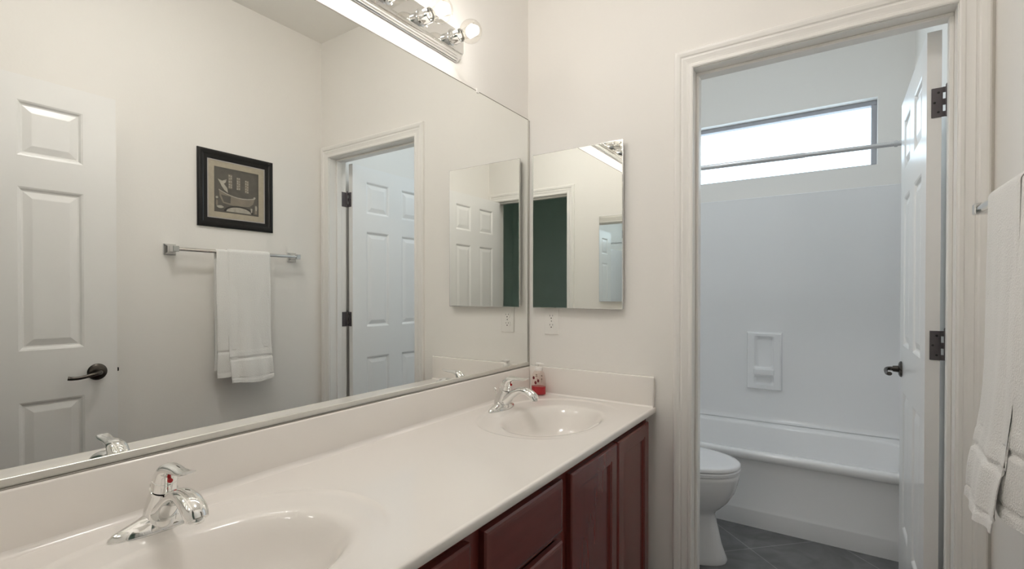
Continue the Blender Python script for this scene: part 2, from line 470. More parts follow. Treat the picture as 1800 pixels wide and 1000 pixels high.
# face frame: rails and stiles
stiles = [(Y0, Y0 + 0.040), (0.742, 0.812), (1.126, 1.201), (Y1 - 0.040, Y1)]
bm = bmesh.new()
for a, b in stiles: box(bm, XF - 0.02, XF, a, b, 0.10, 0.768, 0.001, 1)
box(bm, XF - 0.02, XF - .0005, Y0, Y1, 0.722, 0.768); box(bm, XF - 0.02, XF - .0005, Y0, Y1, 0.10, 0.125)
for z in (0.58, 0.43, 0.26): box(bm, XF - 0.02, XF - .0005, 0.80, 1.14, z, z + 0.03)
vobj('face_frame', bm, WOODV)
def cab_door(y0, y1, z0, z1):
    bm = bmesh.new()
    steps = [(0, -0.0135), (0, 0.0), (0.003, 0.0035), (0.006, 0.0045), (0.046, 0.0045), (0.048, 0.0025), (0.053, 0.0025), (0.057, -0.004), (0.060, -0.0045)]
    prev = None
    for ins, d in steps:
        q = [bm.verts.new((XF + 0.0145 + d, *p)) for p in ((y0 + ins, z0 + ins), (y1 - ins, z0 + ins), (y1 - ins, z1 - ins), (y0 + ins, z1 - ins))]
        if prev:
            for k in range(4): bm.faces.new((prev[k], prev[(k + 1) % 4], q[(k + 1) % 4], q[k]))
        else: bm.faces.new(list(reversed(q)))
        prev = q
    o = vobj('door', bm, WOODV)
    bm.free() if False else None
    bm = bmesh.new()
    i = 0.060
    box(bm, XF + 0.004, XF + 0.0102, y0 + i, y1 - i, z0 + i, z1 - i)
    vobj('door_panel', bm, WOODV, o)
for a, b in ((1.191, 1.522), (1.532, 1.846), (0.084, 0.405), (0.412, 0.752)):
    cab_door(a, b, 0.118, 0.735)
for z0, z1 in ((0.600, 0.737), (0.440, 0.577), (0.275, 0.417), (0.118, 0.252)):
    bm = bmesh.new()
    steps = [(0, -0.0140), (0, 0.0), (0.004, 0.004), (0.010, 0.0055), (0.016, 0.006)]
    prev = None; y0, y1 = 0.799, 1.141
    for ins, d in steps:
        q = [bm.verts.new((XF + 0.0145 + d, *p)) for p in ((y0 + ins, z0 + ins), (y1 - ins, z0 + ins), (y1 - ins, z1 - ins), (y0 + ins, z1 - ins))]
        if prev:
            for k in range(4): bm.faces.new((prev[k], prev[(k + 1) % 4], q[(k + 1) % 4], q[k]))
        else: bm.faces.new(list(reversed(q)))
        prev = q
    bm.faces.new(prev)
    vobj('drawer_front', bm, WOODH)

# ------------------------------------------------------------------ countertop with two integral basins
top = empty('countertop', (0.287, (YN + YB) / 2, CT), 'glossy white cultured-marble countertop with two oval basins and backsplash', 'countertop')
tx, ty, tz = -top.location.x, -top.location.y, -top.location.z
def tobj(name, bm, m, parent=None, smooth=None):
    bm.transform(Matrix.Translation((tx, ty, tz)))
    return obj(name, bm, m, parent or top, smooth)
SX = 0.305
SY = (0.395, 1.525)
OA, OB = 0.262, 0.305        # outer oval: half-size along x / y is OB_x, OA_y swapped below
ox_, oy_ = 0.234, 0.300
CX0, CX1 = 0.001, 0.565
def oval(t, ax, ay, cy, sx=SX):
    c, s = cos(t), sin(t)
    e = 2 / 2.15
    return (sx + ax * (abs(c) ** e) * (1 if c >= 0 else -1), cy + ay * (abs(s) ** e) * (1 if s >= 0 else -1))
NA = 96
bm = bmesh.new()
cuts = [YN + 0.003, (SY[0] + SY[1]) / 2, YB - 0.003]
for k, cy in enumerate(SY):
    ya, yb = cuts[k], cuts[k + 1]
    angs = [2 * pi * i / NA for i in range(NA)]
    inner, outer = [], []
    pts = []
    for a in angs: pts.append(oval(a, ox_, oy_, cy))
    def bound(p):
        dx, dy = p[0] - SX, p[1] - cy
        s = 1e9
        if dx > 1e-9: s = min(s, (CX1 - SX) / dx)
        if dx < -1e-9: s = min(s, (CX0 - SX) / dx)
        if dy > 1e-9: s = min(s, (yb - cy) / dy)
        if dy < -1e-9: s = min(s, (ya - cy) / dy)
        return (SX + dx * s, cy + dy * s)
    ob = [bound(p) for p in pts]
    # snap nearest samples to the four corners
    for cxn in (CX0, CX1):
        for cyn in (ya, yb):
            j = min(range(NA), key=lambda i: (ob[i][0] - cxn) ** 2 + (ob[i][1] - cyn) ** 2)
            ob[j] = (cxn, cyn)
    A = [bm.verts.new((*p, CT)) for p in pts]; B = [bm.verts.new((*p, CT)) for p in ob]
    for i in range(NA):
        j = (i + 1) % NA
        bm.faces.new((A[i], A[j], B[j], B[i]))
bmesh.ops.remove_doubles(bm, verts=bm.verts, dist=1e-5)
# rounded front edge and underside
prof = [(CX1, CT), (0.5695, CT - 0.0006), (0.5722, CT - 0.0022), (0.5735, CT - 0.005), (0.5735, CT - 0.0185), (0.5725, CT - 0.021), (0.45, CT - 0.021)]
loft(bm, [[(x, y, z) for x, z in prof] for y in (cuts[0], cuts[2])], False, False, closed=False)
# end faces
for y in (cuts[0], cuts[2]):
    bm.faces.new([bm.verts.new((x, y, z)) for x, z in prof + [(0.45, CT)]])
tobj('top_slab', bm, MARB, None, 40)
def basin(cy):
    bm = bmesh.new()
    rings = []
    # outer shallow oval shelf (fading out towards the front edge), then the bowl itself
    def g(i):
        c = cos(2 * pi * i / NA); t = min(1.0, max(0.0, (c - 0.15) / 0.7)); return 1 - t * t * (3 - 2 * t)
    for f, d in ((1.0, 0.0), (0.992, -0.0003), (0.980, -0.0012), (0.966, -0.0024), (0.950, -0.0032), (0.92, -0.0036)):
        rings.append([(*oval(2 * pi * i / NA, ox_ * f, oy_ * f, cy), CT + d * g(i)) for i in range(NA)])
    bx, by, bc = 0.152, 0.205, 0.326
    by0 = cy if cy < 1 else cy - 0.025
    prof = [(1.14, -0.0040, 1), (1.09, -0.0048, 1), (1.05, -0.0066, .6), (1.02, -0.0098, .3), (0.99, -0.0150, 0), (0.955, -0.0235, 0), (0.91, -0.037, 0), (0.86, -0.055, 0), (0.79, -0.078, 0), (0.69, -0.100, 0), (0.54, -0.117, 0), (0.37, -0.126, 0), (0.20, -0.131, 0), (0.10, -0.133, 0)]
    for f, d, k in prof:
        rings.append([(*oval(2 * pi * i / NA, bx * f, by * f, by0, bc), CT + d + 0.0034 * k * (1 - g(i))) for i in range(NA)])
    loft(bm, rings, False, True)
    o = tobj('basin', bm, MARB, None, 60)
    bm = bmesh.new()
    lathe(bm, [(0, 0.0), (0.012, 0.002), (0.020, 0.0035), (0.021, 0.001), (0.031, 0.0025), (0.033, 0.0), (0.033, -0.004)], (bc, by0, CT - 0.132), 'z', 28)
    tobj('drain', bm, CHROME, o, 40)
for cy in SY: basin(cy)
ZB = 0.9005
bm = bmesh.new(); box(bm, 0.001, 0.0205, YN + 0.003, YB - 0.003, CT - 0.003, ZB, 0.004, 3); 
tobj('backsplash', bm, MARB, None, 40)
bm = bmesh.new(); box(bm, 0.0205, 0.5705, YB - 0.0215, YB - 0.003, CT - 0.003, 0.9055, 0.004, 3)
tobj('side_splash', bm, MARB, None, 40)
bm = bmesh.new()
for sg, x0, y0, x1, y1 in ((1, 0.0205, YN + 0.004, 0.0205, YB - 0.02),):
    prism(bm, [(0.0200, CT - 0.001)] + [(0.0204 + 0.013 * (1 - sin(t)), CT - 0.0002 + 0.013 * (1 - cos(t))) for t in [pi / 2 * i / 8 for i in range(9)]] + [(0.0200, CT + 0.0135)], 'y', y0, y1)
prism(bm, [(YB - 0.0210, CT - 0.001), (YB - 0.0272, CT - 0.0005), (YB - 0.0240, CT + 0.0015), (YB - 0.0220, CT + 0.005), (YB - 0.0210, CT + 0.006)], 'x', 0.021, 0.568)
tobj('cove_bead', bm, MARB, None, 60)

# ------------------------------------------------------------------ faucets
def make_faucet(cy, label):
    bx = 0.092
    r = empty('faucet', (bx, cy, CT - 0.0048), label, 'faucet', 'lever faucets on the countertop')
    # winged base plate
    bm = bmesh.new()
    rings = []
    N = 40
    for f, h, g in ((1.0, 0.0, 1.0), (1.0, 0.003, 1.0), (0.975, 0.007, 0.96), (0.90, 0.0125, 0.86), (0.74, 0.0175, 0.70), (0.48, 0.024, 0.62), (0.28, 0.032, 0.60)):
        ring = []
        for k in range(N):
            a = 2 * pi * k / N
            c, s = cos(a), sin(a)
            y = 0.082 * f * s
            wx = 0.029 * g * (1 - 0.30 * (abs(s)) ** 2.0)
            ring.append((wx * c + 0.002, y, h))
        rings.append(ring)
    loft(bm, rings)
    obj('base_plate', bm, CHROME, r, 60)
    # body: leaning column
    bm = bmesh.new()
    path = [(0.000, 0, 0.010), (0.002, 0, 0.030), (0.008, 0, 0.050), (0.014, 0, 0.066), (0.017, 0, 0.074)]
    rr = [(0.0285, 0.031), (0.026, 0.028), (0.0235, 0.025), (0.0215, 0.0225), (0.0205, 0.0215)]
    tube(bm, bez(path, 5), [(_lerp(rr, i / 20)) for i in range(21)], 28, up=Vector((1, 0, 0)))
    obj('body', bm, CHROME, r, 50)
    # collar
    bm = bmesh.new()
    tube(bm, [(0.0165, 0, 0.0715), (0.0185, 0, 0.0765)], [0.0222, 0.0222], 28, up=Vector((1, 0, 0)))
    obj('collar', bm, CHROME, r, 40)
    # spout: rises from the body front, arches and drops to a wide mouth
    bm = bmesh.new()
    sp = bez([(0.006, 0, 0.028), (0.030, 0, 0.044), (0.056, 0, 0.066), (0.088, 0, 0.080), (0.118, 0, 0.077), (0.140, 0, 0.064), (0.149, 0, 0.052)], 6)
    n = len(sp)
    rs = [(0.0225, 0.024), (0.020, 0.018), (0.0175, 0.0135), (0.0175, 0.0125), (0.0200, 0.0135), (0.0205, 0.0145), (0.0185, 0.0135)]
    tube(bm, sp, [_lerp(rs, i / (n - 1)) for i in range(n)], 26, up=Vector((0, 0, 1)))
    o = obj('spout', bm, CHROME, r, 50)
    bm = bmesh.new()
    lathe(bm, [(0, 0.004), (0.0115, 0.004), (0.0125, 0.0), (0.0125, -0.004), (0.0105, -0.0045), (0.010, -0.001), (0, -0.001)], (0.1455, 0, 0.0515), 'z', 20)
    obj('aerator', bm, CHROME, o, 40)
    # lever handle: domed cap that flows forward into a flared paddle
    bm = bmesh.new()
    hp = bez([(0.0185, 0, 0.0765), (0.0215, 0, 0.088), (0.0260, 0, 0.100), (0.0370, 0, 0.1135), (0.0560, 0, 0.1195), (0.0830, 0, 0.1205), (0.1060, 0, 0.1225), (0.1180, 0, 0.1260)], 6)
    n = len(hp)
    hr = [(0.0205, 0.021), (0.0205, 0.0205), (0.0200, 0.0190), (0.0185, 0.0140), (0.0150, 0.0085), (0.0125, 0.0058), (0.0135, 0.0042), (0.0120, 0.0022)]
    tube(bm, hp, [_lerp(hr, i / (n - 1)) for i in range(n)], 26, up=Vector((0.35, 0, 1)).normalized())
    h = obj('lever_handle', bm, CHROME, r, 60)
    bm = bmesh.new()
    sphere(bm, (0.0462, 0, 0.0965), 0.0042, 0.6, 1, 1)
    tube(bm, [(0.030, 0, 0.0955), (0.0462, 0, 0.0965)], 0.0042, 12)
    b = obj('indicator_button', bm, RED, h, 60); b['label'] = 'small red temperature dot'
    # pop-up rod behind the body
    bm = bmesh.new()
    tube(bm, [(-0.018, 0, 0.018), (-0.028, 0, 0.066)], 0.0024, 10)
    lathe(bm, [(0, 0), (0.0035, 0.001), (0.0058, 0.006), (0.0058, 0.010), (0.003, 0.0135), (0, 0.0135)], (-0.0285, 0, 0.064), 'z', 16)
    obj('lift_rod', bm, CHROME, r, 50)
    return r
def _lerp(tab, t):
    f = t * (len(tab) - 1); i = min(int(f), len(tab) - 2); f -= i
    return tuple(a * (1 - f) + b * f for a, b in zip(tab[i], tab[i + 1]))
make_faucet(SY[0], 'chrome single-lever faucet on the near basin, closest to the camera')
make_faucet(SY[1], 'chrome single-lever faucet on the far basin, beside the red soap bottle')

# ------------------------------------------------------------------ soap bottle
sb = empty('soap_bottle', (0.088, 1.812, CT), 'clear plastic hand soap bottle with red liquid and berry print in the counter corner', 'soap bottle')
def oval_ring(ax, ay, z, n=32):
    return [(ax * cos(2 * pi * k / n), ay * sin(2 * pi * k / n), z) for k in range(n)]
bm = bmesh.new()
loft(bm, [oval_ring(a, b, z) for a, b, z in ((0.030, 0.019, 0.001), (0.034, 0.022, 0.004), (0.034, 0.022, 0.040), (0.0325, 0.021, 0.065), (0.029, 0.019, 0.084), (0.025, 0.017, 0.094), (0.019, 0.0145, 0.101), (0.013, 0.0125, 0.104), (0.013, 0.0125, 0.110))], True, False)
obj('bottle', bm, CLEARPL, sb, 50)
bm = bmesh.new()
loft(bm, [oval_ring(a, b, z) for a, b, z in ((0.028, 0.017, 0.003), (0.0325, 0.0205, 0.0055), (0.0325, 0.0205, 0.037))])
obj('liquid_soap', bm, SOAPLIQ, sb, 50)
bm = bmesh.new()
lathe(bm, [(0, 0.104), (0.0165, 0.104), (0.0175, 0.106), (0.0175, 0.116), (0.015, 0.119), (0.006, 0.121), (0.006, 0.128), (0.0125, 0.129), (0.0135, 0.133), (0.011, 0.137), (0, 0.138)], (0, 0, 0), 'z', 28)
sphere(bm, (0.016, -0.004, 0.133), 0.006, 2.2, 0.9, 0.6)
obj('pump_cap', bm, WHITEPL, sb, 45)
bm = bmesh.new()
for x, z, rad in ((-0.012, 0.074, 0.0062), (0.010, 0.063, 0.0062), (-0.002, 0.054, 0.0068)):
    y = -0.0222 * sqrt(max(0, 1 - (x / 0.033) ** 2)) + 0.0004
    sphere(bm, (x, y, z), rad, 0.85, 0.12, 1.1, 14, 10, 0)
for x, z, w_, h_ in ((0.003, 0.088, 0.008, 0.0035), (0.003, 0.081, 0.011, 0.0022), (0.0245, 0.085, 0.006, 0.0035), (0.0245, 0.070, 0.0045, 0.006), (0.0245, 0.060, 0.005, 0.0022), (0.007, 0.070, 0.003, 0.005)):
    y = -0.0222 * sqrt(max(0, 1 - (x / 0.034) ** 2)) - 0.0002
    sphere(bm, (x, y, z), 1.0, w_ * 0.6, 0.0008, h_, 10, 8, 1)
obj('berry_label', bm, [BERRY, LEAFP], sb, 50)

# ------------------------------------------------------------------ wall mirror
MZ0, MZ1, MY0, MY1 = 0.9035, 1.991, YN + 0.01, YB - 0.010
mr = empty('wall_mirror', (0, (MY0 + MY1) / 2, MZ0), 'huge frameless wall mirror above the countertop on the left wall', 'mirror')
def mobj(name, bm, m, smooth=None):
    bm.transform(Matrix.Translation((0, -(MY0 + MY1) / 2, -MZ0)))
    return obj(name, bm, m, mr, smooth)
bm = bmesh.new(); box(bm, 0.0008, 0.006, MY0, MY1, MZ0, MZ1, 0.0006, 1); mobj('mirror_pane', bm, MIRROR)
bm = bmesh.new(); box(bm, 0.0063, 0.0088, MY0, MY1 + 0.003, MZ0 - 0.0008, MZ0 + 0.0140, 0.0007, 1); ch = mobj('bottom_channel', bm, CHANNEL)
bm = bmesh.new(); box(bm, 0.0005, 0.0160, MY0, MY1 + 0.003, MZ0 - 0.0028, MZ0 - 0.0010, 0.0004, 1); lp = mobj('gap_shade_edge', bm, SHADE_EDGE); lp.parent = ch  # last strip is dark to paint the shade between channel and backsplash
bm = bmesh.new(); box(bm, 0.0005, 0.0090, MY1 - 0.0005, MY1 + 0.0085, MZ0, MZ1, 0.001, 1); mobj('edge_channel', bm, ALU)
bm = bmesh.new(); box(bm, 0.0006, 0.0066, MY0, MY1, MZ1 - 0.0002, MZ1 + 0.0022); mobj('mirror_edge', bm, SHADE_EDGE)
for y in (1.490, 0.45):
    bm = bmesh.new(); box(bm, 0.0005, 0.0092, y - 0.008, y + 0.008, MZ1 - 0.006, MZ1 + 0.010, 0.002, 2); mobj('mirror_clip', bm, WHITEPL)

# ------------------------------------------------------------------ vanity light
LZ, LY0, LY1 = 2.112, 0.498, 1.378
vl = empty('vanity_light', (0, (LY0 + LY1) / 2, LZ), 'chrome strip light with a row of clear globe bulbs above the mirror', 'light fixture')
bm = bmesh.new()
half = [(0.0008, -0.058), (0.005, -0.058), (0.005, -0.0545), (0.012, -0.0535), (0.013, -0.0500), (0.019, -0.0485), (0.020, -0.0445), (0.0265, -0.042), (0.0275, -0.038), (0.032, -0.035)]
prof = half + [(x, -z) for x, z in reversed(half)]
L0, L1 = LY0 - (LY0 + LY1) / 2, LY1 - (LY0 + LY1) / 2
rings = []
for yy, f in ((L0, 0.80), (L0 + 0.004, 0.93), (L0 + 0.012, 1.0), (L1 - 0.012, 1.0), (L1 - 0.004, 0.93), (L1, 0.80)):
    rings.append([(x if x < 0.001 else x * (0.6 + 0.4 * f), yy, z * f) for x, z in prof])
loft(bm, rings)
obj('back_plate', bm, CHROME, vl, 25)
NB = 6
for k in range(NB):
    y = 1.318 - 0.152 * k - (LY0 + LY1) / 2
    bm = bmesh.new()
    lathe(bm, [(0, 0.031), (0.030, 0.031), (0.030, 0.033), (0.024, 0.036), (0.0225, 0.040), (0.0225, 0.066), (0.0205, 0.068), (0.019, 0.066), (0.019, 0.05), (0, 0.05)], (0, y, 0), 'x', 28)
    obj('socket', bm, CHROME, vl, 40)
    bm = bmesh.new()
    pr_ = [(0.0125, 0.052), (0.0130, 0.068), (0.0150, 0.074)]
    for i in range(1, 13):
        a = radians(155 - i * 155 / 12)
        pr_.append((0.0385 * sin(a), 0.109 - 0.0385 * cos(a)))
    lathe(bm, pr_, (0, y, 0), 'x', 28, cap=False)
    b = obj('bulb', bm, BULBGLASS, vl, 60)
    bm = bmesh.new(); sphere(bm, (0.108, y, 0), 0.0165, 0.95, 1.0, 1.15, 20, 12)
    obj('glowing_filament', bm, GLOW, b, 60)

# ------------------------------------------------------------------ mirrored medicine cabinets
def medicine(name, x0, x1, z0, z1, yw, sg, label):
    r = empty(name, ((x0 + x1) / 2, yw, z0), label, 'medicine cabinet')
    hw, h = (x1 - x0) / 2, z1 - z0
    bm = bmesh.new(); a, b = sorted((sg * 0.0005, sg * 0.021)); box(bm, -hw + 0.006, hw - 0.006, a, b, 0.006, h - 0.006, 0.001, 1)
    obj('cabinet_box', bm, SATIN, r)
    bm = bmesh.new()
    a, b = sorted((sg * 0.0215, sg * 0.0285)); box(bm, -hw, hw, a, b, 0, h, 0.0012, 1)
    d = obj('mirror_door', bm, MIRROR, r)
    bm = bmesh.new()
    for x0_, x1_, z0_, z1_ in ((-hw - 0.0012, -hw + 0.0012, 0, h), (hw - 0.0012, hw + 0.0012, 0, h), (-hw, hw, -0.0012, 0.0012), (-hw, hw, h - 0.0012, h + 0.0012)):
        a, b = sorted((sg * 0.018, sg * 0.0275)); box(bm, x0_, x1_, a, b, z0_, z1_)
    obj('door_edge', bm, SATIN, d)
    return r
medicine('medicine_cabinet', 0.042, 0.4485, 1.1615, 1.8235, YB, -1, 'mirrored medicine cabinet on the wall above the electrical outlet, left of the tub doorway')
medicine('medicine_cabinet', 0.012, 0.4135, 1.1615, 1.8235, YN, 1, 'mirrored cabinet on the entry wall, seen only as a reflection inside the other cabinet mirror')

# ------------------------------------------------------------------ outlet
ol = empty('wall_outlet', (0.121, YB, 1.103), 'white duplex wall outlet under the medicine cabinet', 'outlet')
bm = bmesh.new(); box(bm, -0.035, 0.035, -0.005, -0.0003, -0.0575, 0.0575, 0.0022, 2); obj('cover_plate', bm, WHITEPL, ol)
for dz in (0.0195, -0.0195):
    bm = bmesh.new()
    ring = [(0.0165 * max(-0.80, min(0.80, cos(2 * pi * k / 28))) / 0.80 * 0.95, 0.0145 * sin(2 * pi * k / 28)) for k in range(28)]
    loft(bm, [[(x, -0.0048, dz + z) for x, z in ring], [(x * 0.97, -0.0066, dz + z * 0.97) for x, z in ring]])
    rc = obj('receptacle', bm, WHITEPL, ol)
    bm = bmesh.new()
    box(bm, -0.0075, -0.0058, -0.0070, -0.0064, dz + 0.0005, dz + 0.0075); box(bm, 0.0055, 0.0070, -0.0070, -0.0064, dz + 0.0010, dz + 0.0070)
    lathe(bm, [(0, -0.0070), (0.0026, -0.0070), (0.0026, -0.0064), (0, -0.0064)], (0, 0, dz - 0.0065), 'y', 12)
    obj('slot', bm, DARK, rc)
bm = bmesh.new(); lathe(bm, [(0, -0.0062), (0.0025, -0.0058), (0.003, -0.0045), (0, -0.0045)], (0, 0, 0), 'y', 14); obj('cover_screw', bm, SATIN, ol, 40)

# ------------------------------------------------------------------ framed picture on the right wall
PY0, PY1, PZ0, PZ1 = 1.157, 1.548, 1.561, 1.953
pc = empty('framed_picture', (W, (PY0 + PY1) / 2, (PZ0 + PZ1) / 2), 'black framed bathtub print with linen mat above the towel bar', 'picture')
hs = (PY1 - PY0) / 2
bm = bmesh.new()
prof = [(0.0, -0.0005), (0.0, -0.0095), (0.004, -0.0135), (0.012, -0.0150), (0.022, -0.0140), (0.028, -0.0115), (0.034, -0.0110), (0.044, -0.0100), (0.047, -0.0075), (0.047, -0.003), (0.002, -0.0005)]
rings = []
for sy, sz in ((-1, -1), (1, -1), (1, 1), (-1, 1), (-1, -1)):
    rings.append([(x, sy * (hs - w), sz * (hs - w)) for w, x in prof])
loft(bm, rings, False, False); bmesh.ops.remove_doubles(bm, verts=bm.verts, dist=1e-6)
obj('frame', bm, BLACKWOOD, pc)
def sq_ring(bm, o, i, x0, x1):
    for a, b, c, d in ((-o, o, -o, -i), (-o, o, i, o), (-o, -i, -i, i), (i, o, -i, i)):
        box(bm, x1, x0, a, b, c, d)
bm = bmesh.new(); sq_ring(bm, hs - 0.0465, hs - 0.0515, -0.002, -0.0085); obj('inner_bevel', bm, BEVEL, pc)
bm = bmesh.new(); sq_ring(bm, hs - 0.0515, hs - 0.0800, -0.001, -0.0068); obj('mat_board', bm, MATB, pc)
# print: y in the room runs right-to-left when you face this wall
bm = bmesh.new()
q = hs - 0.0795
box(bm, -0.0050, -0.0010, -q, q, -q, q)
def art(poly, mi, d):
    loft(bm, [[(-0.0050 + 0.0001, u * q, v * q) for u, v in poly], [(-0.0050 - d, u * q, v * q) for u, v in poly]], mi=mi)
sq_ring(bm, q - 0.0001, q - 0.006, -0.0045, -0.0062)
for f in bm.faces: f.material_index = 0
nb = len(bm.faces)
# mirrored picture coordinates: u = +1 is the side away from the entry (image right in the wall mirror)
def rnd_poly(cx, cy, w, h, n=10, j=0.18):
    return [(cx + w * cos(2 * pi * k / n) * (1 - j * random.random()), cy + h * sin(2 * pi * k / n) * (1 - j * random.random())) for k in range(n)]
def arc(x0, y0, x1, y1, sag, n=12):
    return [(x0 + (x1 - x0) * i / n, y0 + (y1 - y0) * i / n + sag * 4 * (i / n) * (1 - i / n)) for i in range(n + 1)]
# tub body
rim = arc(-0.80, 0.02, 0.82, -0.16, -0.17)
body = rim + [(0.74, -0.45), (0.55, -0.60), (-0.1, -0.66), (-0.62, -0.58), (-0.76, -0.30)]
art(body, 2, 0.0006)
art([(-0.70, -0.22), (-0.28, -0.25), (-0.30, -0.56), (-0.58, -0.52)], 0, 0.0010)
lip = rim + list(reversed([(x, y - 0.045) for x, y in rim]))
art(lip, 1, 0.0014)
art(rnd_poly(0.80, -0.15, 0.055, 0.05), 1, 0.0016)
# feet
art(rnd_poly(-0.74, -0.76, 0.17, 0.07), 1, 0.0012); art([(0.62, -0.66), (0.70, -0.66), (0.68, -0.86), (0.63, -0.86)], 1, 0.0012)
# pale rug: half-round, dark rim
base = -0.93
art([(0.08 + 0.66 * cos(a), base + 0.30 * sin(a)) for a in [pi * i / 16 for i in range(17)]], 3, 0.0009)
art([(0.08 + 0.56 * cos(a), base + 0.23 * sin(a)) for a in [pi * i / 16 for i in range(17)]], 1, 0.0014)
# draped white cloth on the tub end
art([(-0.84, 0.46), (-0.66, 0.40), (-0.46, 0.50), (-0.50, 0.36), (-0.58, 0.28), (-0.44, 0.10), (-0.40, -0.10), (-0.56, 0.00), (-0.68, 0.16), (-0.76, 0.32)], 1, 0.0016)
# three hanging banners with rows of letter strokes
for cx_, t_, b_ in ((-0.30, 0.74, 0.10), (0.06, 0.66, 0.10), (0.44, 0.60, 0.02)):
    art([(cx_ - 0.085, b_), (cx_ + 0.085, b_), (cx_ + 0.085, t_), (cx_ - 0.085, t_)], 2, 0.0007)
    n = 5
    for i in range(n):
        z = t_ - (i + 0.5) * (t_ - b_) / n
        h = (t_ - b_) / n * 0.38
        for k in range(2):
            xx = cx_ + (k - 0.5) * 0.085
            art(rnd_poly(xx, z + random.uniform(-.02, .02), 0.042, h, 7, 0.5), 1, 0.0012)
# right-hand stand and left-hand flowers
art([(0.82, -0.50), (0.92, -0.50), (0.92, -0.90), (0.80, -0.90)], 2, 0.0010); art(rnd_poly(0.88, -0.62, 0.05, 0.13), 1, 0.0012)
art(rnd_poly(-0.88, -0.36, 0.055, 0.06), 1, 0.0012); art(rnd_poly(-0.88, -0.60, 0.05, 0.16), 2, 0.0010)
art([(0.66, 0.10), (0.94, 0.16), (0.94, -0.02), (0.70, -0.06)], 0, 0.0009)
obj('print', bm, [ART0, ART1, ART2, ART3], pc)

# ------------------------------------------------------------------ towel bar and towel
BX, BZ = 1.436, 1.432
tb = empty('towel_bar', (W, 1.35, BZ), 'chrome towel bar with square posts under the framed picture', 'towel bar')
for y in (1.035, 1.663):
    bm = bmesh.new()
    yy = y - 1.35
    def sqr(s, x): return [(x, yy - s, -s), (x, yy + s, -s), (x, yy + s, s), (x, yy - s, s)]
    loft(bm, [sqr(0.026, -0.0005), sqr(0.026, -0.008), sqr(0.023, -0.011), sqr(0.015, -0.022), sqr(0.0135, -0.030), sqr(0.0135, -0.074), sqr(0.011, -0.077)])
    obj('post', bm, SATIN, tb)
bm = bmesh.new(); tube(bm, [(BX - W, 1.035 - 1.35, 0), (BX - W, 1.663 - 1.35, 0)], 0.0095, 20); obj('rail', bm, CHROME, tb, 40)

def towel_sheet(bm, y0, y1, front, zf, zb, th, r_out, amp, seed, band=(0.116, 0.130), tilt=0.0):
    """one folded cloth: up the front, over the rail, down the back; closed solid of thickness th"""
    NY = 40
    N1 = 110
    path = []            # (x, z, nx, nz, part) outer surface with outward normal
    ztop = BZ - 0.002
    for i in range(N1 + 1):
        z = zf + (ztop - zf) * i / N1
        path.append((front(z), z, -1.0, 0.0, 0))
    for i in range(1, 14):
        a = pi - pi * i / 14
        path.append((BX + r_out * cos(a), ztop + r_out * sin(a), cos(a), sin(a), 1))
    for i in range(0, 31):
        z = ztop - (ztop - zb) * i / 30
        path.append((BX + r_out, z, 1.0, 0.0, 2))
    rings = []
    for j in range(NY + 1):
        f = j / NY
        e = min(f, 1 - f) * (y1 - y0)
        t = max(0.0, 1 - e / 0.010)
        rnd = sqrt(max(0.0, 1 - t * t)) if t < 1 else 0.0
        outer, inner = [], []
        for x, z, nx, nz, part in path:
            k = max(0.0, min(1.0, (BZ - z) / 0.62))
            yb = y0 + (y1 - y0) * f
            yy = yb + 0.004 * sin(z * 10 + seed) * k
            d = 0.0
            if part == 0:
                d += -amp * k * (0.6 * sin(f * 8.0 + seed) + 0.35 * sin(f * 17.0 + seed * 2.3 + z * 2.5))
                d += noise.noise(Vector((yb * 10, z * 7, seed))) * 0.0016 * min(1, k * 3)
                d += tilt * k * min(1.0, f / 0.22)
                h = z - zf
                puff = 0.5 + 0.5 * sin(f * 13 + seed)
                if h < 0.020: d += 0.0030
                elif h < 0.026: d -= 0.0006
                elif h < band[0]: d += 0.0022 + 0.0022 * sin(pi * (h - 0.026) / (band[0] - 0.026)) * puff
                elif h < band[1]: d -= 0.0034
                elif h < band[1] + 0.03: d += 0.0012
            half = th / 2
            to = half * max(rnd, 0.12)
            mx, mz = x - nx * half, z - nz * half
            zz = mz + (0.006 * sin(f * 6 + seed) if part == 0 and z < zf + 0.03 else 0)
            o = (mx + nx * (to + d), yy, zz + nz * (to + d))
            q = (mx - nx * (to - d * 0.7), yy, zz - nz * (to - d * 0.7))
            outer.append(o); inner.append(q)
        rings.append(outer + inner[::-1])
    loft(bm, rings)
def front_outer(z):
    t = [(0.74, 1.380), (0.78, 1.3835), (0.86, 1.391), (0.905, 1.3965), (0.93, 1.400), (0.975, 1.405), (1.05, 1.4105), (1.20, 1.4145), (1.40, 1.4165), (1.44, 1.4165)]
    for (a, x), (b, y) in zip(t[:-1], t[1:]):
        if z <= b: return x + (y - x) * (z - a) / (b - a)
    return t[-1][1]
tw = empty('bath_towel', (BX, 1.35, BZ), 'thick white terry towel folded over the chrome towel bar', 'towel')
bm = bmesh.new()
towel_sheet(bm, 1.266, 1.488, front_outer, 0.766, 0.82, 0.0052, 0.0195, 0.0075, 1.3)
bm.transform(Matrix.Translation((-BX, -1.35, -BZ)))
obj('front_fold', bm, TOWEL, tw, 60)
bm = bmesh.new()
towel_sheet(bm, 1.213, 1.484, lambda z: BX - 0.0143 - max(0, 1.1 - z) * 0.008, 0.806, 0.835, 0.0042, 0.0143, 0.0020, 4.1, tilt=0.017)
bm.transform(Matrix.Translation((-BX, -1.35, -BZ)))
obj('under_fold', bm, TOWEL, tw, 60)

